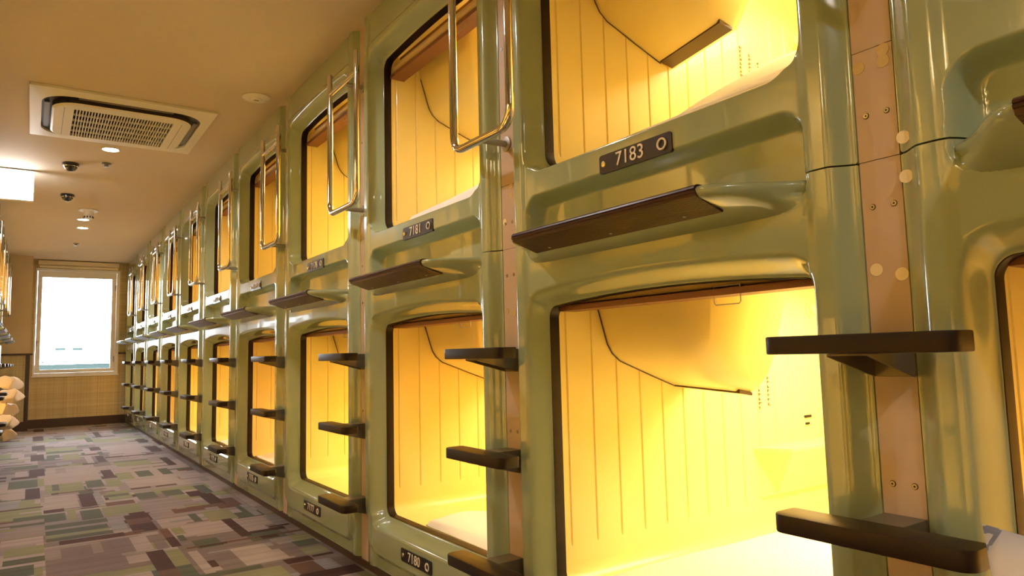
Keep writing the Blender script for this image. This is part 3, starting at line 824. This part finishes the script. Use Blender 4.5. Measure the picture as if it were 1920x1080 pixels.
# ------------------------------------------------------------------ bedding
def slab(name, poly, z0, z1, m, label, cat, loc, group=None, seed=0):
    """soft sheet-covered mattress from a convex quad poly (4 xy), subdivided with a rounded edge"""
    n = 22; rr = random.Random(seed); ph = [rr.uniform(0, 6) for _ in range(4)]
    vs = []; fs = []
    for j in range(n + 1):
        for i in range(n + 1):
            u, v = i / n, j / n
            x = (poly[0][0] * (1 - u) + poly[1][0] * u) * (1 - v) + (poly[3][0] * (1 - u) + poly[2][0] * u) * v
            y = (poly[0][1] * (1 - u) + poly[1][1] * u) * (1 - v) + (poly[3][1] * (1 - u) + poly[2][1] * u) * v
            e = min(u, 1 - u, v, 1 - v) * n
            z = z0 + (z1 - z0) * (0 if e == 0 else .75 if e < 1.5 else .93 if e < 2.5 else 1)
            if e > 0: z += .004 * math.sin(x * 9 + ph[0]) * math.sin(y * 13 + ph[1])
            vs.append((x, y, z))
    for j in range(n):
        for i in range(n):
            a = j * (n + 1) + i; fs.append((a, a + 1, a + n + 2, a + n + 1))
    b0 = len(vs)
    vs += [(p[0], p[1], z0) for p in poly]; fs.append((b0 + 3, b0 + 2, b0 + 1, b0))
    o = mesh(name, vs, fs, m, angle=70); o.location = loc
    return tag(o, label, cat, group)
V0, V1 = OPC - OPH + .012, OPC + OPH - .020
fzL = LOW['oz0'] - .003
for c in range(0, 11):
    y0 = Y1 + (c - 1) * W
    num = LWN[c]
    where = f'in lower capsule {num}' if 1 <= c <= 3 else ('in the lower capsule at the right edge of the frame' if c == 0 else ('in the lower capsule next to the window wall' if c == 10 else f'in the {ORD[c]} lower capsule of the right row'))
    if c == 2: poly = [(.075, V0), (1.9, V0), (1.9, V0 + .30), (.215, .763)]; poly = [(.075, V0), (1.25, V0 - .0), (.80, .50), (.215, .763)]; poly = [(.075, V0), (.95, V0), (.60, .57), (.10, .80)]; poly[2] = (.215, .765); poly = [(.075, V0), (1.0, V0), (.215, .765), (.078, .70)]
    elif c == 3: poly = [(.075, V0), (1.9, V0), (1.9, V1 - .1), (.32, V1 - .03)]
    else: poly = [(.078, V0), (1.93, V0), (1.93, V1), (.078, V1)]
    slab('mattress', poly, fzL + .003, fzL + .024, SHEET, f'white sheeted mattress {where}', 'mattress', (XR, y0, 0), 'mattresses in the lower right capsules', c)
fzU = UPP['oz0'] - .05
for c in range(0, 11):
    y0 = Y1 + (c - 1) * W
    num = UPN[c]
    where = f'in upper capsule {num}' if 1 <= c <= 3 else ('in the upper capsule at the right edge of the frame' if c == 0 else ('in the upper capsule next to the window wall' if c == 10 else f'in the {ORD[c]} upper capsule of the right row'))
    slab('mattress', [(.078, V0), (1.93, V0), (1.93, V1), (.078, V1)], fzU + .004, fzU + .074, SHEET, f'white sheeted mattress {where}', 'mattress', (XR, y0, 0), 'mattresses in the upper right capsules', c)
# rumpled quilts on the upper beds that show above the sill
def quilt(loc, label, hmax, seed, base=.05):
    n = 36; vs = []; fs = []
    for j in range(n + 1):
        for i in range(n + 1):
            u, v = i / n, j / n
            x = .10 + 1.0 * u; y = V0 + .02 + (V1 - V0 - .04) * v
            e = min(1, min(u, 1 - u, v, 1 - v) * 7)
            z = .004 + e ** .5 * (base + hmax * (ss(.0, .62, u) * (0.75 + .25 * math.sin(v * 3 + seed)) + .05 * math.sin(u * 9 + 3 * v + seed)))
            vs.append((x, y, z))
    for j in range(n):
        for i in range(n):
            a = j * (n + 1) + i; fs.append((a, a + 1, a + n + 2, a + n + 1))
    o = mesh('quilt', vs, fs, SHEET, angle=80); o.location = loc
    tag(o, label, 'quilt', 'quilts on the upper beds')
zq = fzU + .073
quilt((XR, Y1, zq), 'rumpled white quilt in upper capsule 7183', .27, 0.3, .05)
quilt((XR, Y1 + W, zq), 'rumpled white quilt in upper capsule 7181', .22, 0.6, .085)

# white bedding roll leaning on the near capsule, bottom right corner
v_, f_ = pillow_mesh(.42, .64, .19, pinch=.05, seed=4)
o = mesh('bedding_bundle', v_, f_, PILLOW, angle=0); weld(o)
o.location = (.93, .172, .312); o.rotation_euler = (math.radians(86), 0, math.radians(88))
tag(o, 'white bedding bundle standing at the bottom right corner, beside the lowest visible foot step', 'bedding')

# cushions piled along the left wall
PD = ['topmost of the pile', 'second from the top', 'third from the top', 'fourth from the top', 'lowest of the pile']
for i in range(5):
    v_, f_ = pillow_mesh(.175, .25, .13, pinch=.42, seed=20 + i)
    o = mesh('cushion', v_, f_, KRAFT, angle=80); weld(o)
    o.location = (-.190 + (.012, .018, -.012, -.02, -.03)[i], 9.22 + (.03, -.06, .05, -.07, .03)[i], .655 - i * .135)
    o.rotation_euler = (math.radians((8, -8, 10, -6, 3)[i]), math.radians((16, 22, 14, 20, 6)[i]), math.radians(45 + (0, 14, -12, 18, -6)[i]))
    tag(o, f'cream cushion with pointed corners stacked at the left edge, {PD[i]}', 'cushion', 'cushions piled at the left wall')

# ------------------------------------------------------------------ ceiling fittings
t = thing('ceiling_air_conditioner', 'square ivory ceiling cassette air conditioner with dark intake grille', 'air conditioner', (.396, 4.63, ZC))
def rr_poly(cx, cy, hx, hy, r, n=8):
    P = []
    for sx, sy, a0 in ((1, 1, 0), (-1, 1, 90), (-1, -1, 180), (1, -1, 270)):
        for i in range(n + 1):
            a = math.radians(a0 + 90 * i / n); P.append((cx + sx * (hx - r) + r * math.cos(a), cy + sy * (hy - r) + r * math.sin(a)))
    return P
def ring_between(mb, A, za, B, zb):
    n = len(A); mb.add([(x, y, za) for x, y in A] + [(x, y, zb) for x, y in B], [(i, (i + 1) % n, n + (i + 1) % n, n + i) for i in range(n)]); return mb
n8 = 8
sq = rr_poly(0, 0, .446, .465, .006, n8); r1 = rr_poly(0, 0, .392, .385, .15, n8); r2 = rr_poly(0, 0, .345, .345, .13, n8)
f = MB(); ring_between(f, sq, -.001, sq, -.014); ring_between(f, sq, -.014, r1, -.020); ring_between(f, r1, -.020, r1, -.004)
f.build('frame_panel', ACW, t, angle=50)
f = MB(); ring_between(f, r1, -.008, r2, -.008); ring_between(f, r2, -.008, r2, -.038); f.build('air_slot', ACD, t, smooth=False)
f = MB(); r3 = rr_poly(0, 0, .335, .335, .13, n8); r2b = rr_poly(0, 0, .3455, .3455, .13, n8); ring_between(f, r2b, -.0375, r3, -.046)
gh, gv = .245, .262
gr = rr_poly(0, 0, gh, gv, .006, n8); ring_between(f, r3, -.046, gr, -.048); ring_between(f, gr, -.048, gr, -.030)
f.build('centre_panel', ACW, t, angle=50)
MB().box(-gh, gh, -gv, gv, -.031, -.028).build('filter', DARK, t, smooth=False)
g = MB()
for i in range(1, 34):
    x = -gh + 2 * gh * i / 34; g.box(x - .0022, x + .0022, -gv, gv, -.0475, -.036)
for j in range(1, 5):
    y = -gv + 2 * gv * j / 5; g.box(-gh, gh, y - .004, y + .004, -.0480, -.038)
gg = g.build('grille', ACW, t, smooth=False); gg['label'] = 'ivory intake grille over dark filter'
for sx in (-1, 1):
    MB().box(sx * .290 - .001, sx * .290 + .001, -.27, .27, -.0476, -.0465).build('panel_line', ACD, t, smooth=False)
    MB().box(sx * .368 - .012, sx * .368 + .012, -.23, .23, -.020, -.012).build('louvre', GREYP, t, smooth=False)
for sy in (-1, 1):
    MB().box(-.23, .23, sy * .365 - .012, sy * .365 + .012, -.020, -.012).build('louvre', GREYP, t, smooth=False)

def downlight(x, y, label):
    t = thing('recessed_downlight', label, 'ceiling light', (x, y, ZC), group='recessed ceiling downlights')
    MB().lathe([(.050, 0), (.058, 0), (.058, -.004), (.050, -.005), (.046, -.002)], (0, 0, 0), 28).build('rim', ACW, t)
    MB().lathe([(0, -.001), (.046, -.001), (.046, -.003), (0, -.0035)], (0, 0, 0), 28).build('lens', LITW, t)
    l = bpy.data.lights.new('downlight_beam', 'SPOT'); l.energy = DOWN_W; l.color = (1, .97, .95); l.spot_size = math.radians(150); l.spot_blend = .6; l.shadow_soft_size = .04
    o = bpy.data.objects.new('downlight_beam', l); COL.objects.link(o); o.parent = t; o.location = (0, 0, -.012)
downlight(.396, 5.27, 'lit downlight just beyond the air conditioner')
downlight(.385, 8.02, 'lit downlight partly hidden behind the smoke detector')
downlight(.405, 8.52, 'lit downlight farthest along the ceiling, below the smoke detector in view')
downlight(.396, 2.3, 'lit downlight above the top edge of the frame')
downlight(.396, -.7, 'lit downlight behind the camera')

def dome(x, y, label):
    t = thing('dome_camera', label, 'security camera', (x, y, ZC), group='dome cameras')
    MB().lathe([(0, 0), (.052, 0), (.054, -.006), (.052, -.020), (0, -.020)], (0, 0, 0), 28).build('base', CAMBLK, t)
    MB().lathe([(.044, -.020)] + [(.044 * math.cos(a), -.020 - .040 * math.sin(a)) for a in [math.pi / 2 * i / 8 for i in range(9)]], (0, 0, 0), 28).build('dome_cover', CAMBLK, t)
    MB().lathe([(.046, -.0205), (.048, -.023), (.045, -.026)], (0, 0, 0), 28).build('trim_ring', CHROME, t)
dome(.190, 5.78, 'black dome camera level with the lit sign')
dome(.211, 6.88, 'black dome camera farther along, before the smoke detector')
def sprinkler(x, y, label):
    t = thing('sprinkler_head', label, 'sprinkler', (x, y, ZC), group='sprinkler heads')
    MB().lathe([(0, 0), (.030, 0), (.028, -.008), (.014, -.010), (.012, -.024), (0, -.024)], (0, 0, 0), 20).build('body', GREYP, t)
    MB().lathe([(0, -.024), (.018, -.024), (.018, -.027), (0, -.028)], (0, 0, 0), 16).build('deflector', STEEL, t)
sprinkler(.401, 5.66, 'brown sprinkler head beside the nearer dome camera')
sprinkler(.400, 9.68, 'brown sprinkler head nearest the window')
t = thing('smoke_detector', 'cream smoke detector with slotted barrel on a round base', 'smoke detector', (.40, 7.50, ZC))
MB().lathe([(0, 0), (.080, 0), (.085, -.006), (.078, -.012), (0, -.012)], (0, 0, 0), 32).build('base', ACW, t)
MB().lathe([(0, -.012), (.042, -.012), (.040, -.060), (.034, -.082), (0, -.084)], (0, 0, 0), 28).build('barrel', ACW, t)
q = MB()
for k in range(10):
    a = 2 * math.pi * k / 10; q.box(.0385 * math.cos(a) - .004, .0385 * math.cos(a) + .004, .0385 * math.sin(a) - .004, .0385 * math.sin(a) + .004, -.078, -.060)
q.build('vent_slots', DARK, t, smooth=False)
t = thing('ceiling_speaker', 'flat ivory disc detector on the ceiling close to the capsule wall', 'detector', (.968, 3.82, ZC))
MB().lathe([(0, 0), (.072, 0), (.074, -.005), (.066, -.010), (.030, -.012), (.026, -.018), (0, -.019)], (0, 0, 0), 36).build('disc', ACW, t)
MB().box(-.012, .012, -.006, .0, -.021, -.018).build('indicator', GREYP, t, smooth=False)
# hanging lit sign on the left
t = thing('lit_sign_box', 'glowing white sign box hanging from the ceiling at the left edge', 'sign', (-.175, 6.13, ZC))
MB().box(-.153, .153, -.024, .024, -.232, -.010).build('housing', ACW, t, smooth=False)
MB().box(-.150, .151, -.0262, -.0242, -.229, -.016).build('lit_face', SIGNL, t, smooth=False)
MB().box(-.150, .151, .0242, .0262, -.229, -.016).build('lit_face', SIGNL, t, smooth=False)
MB().box(-.153, .153, -.012, .012, -.010, -.0005).build('mounting_bar', GREYP, t, smooth=False)
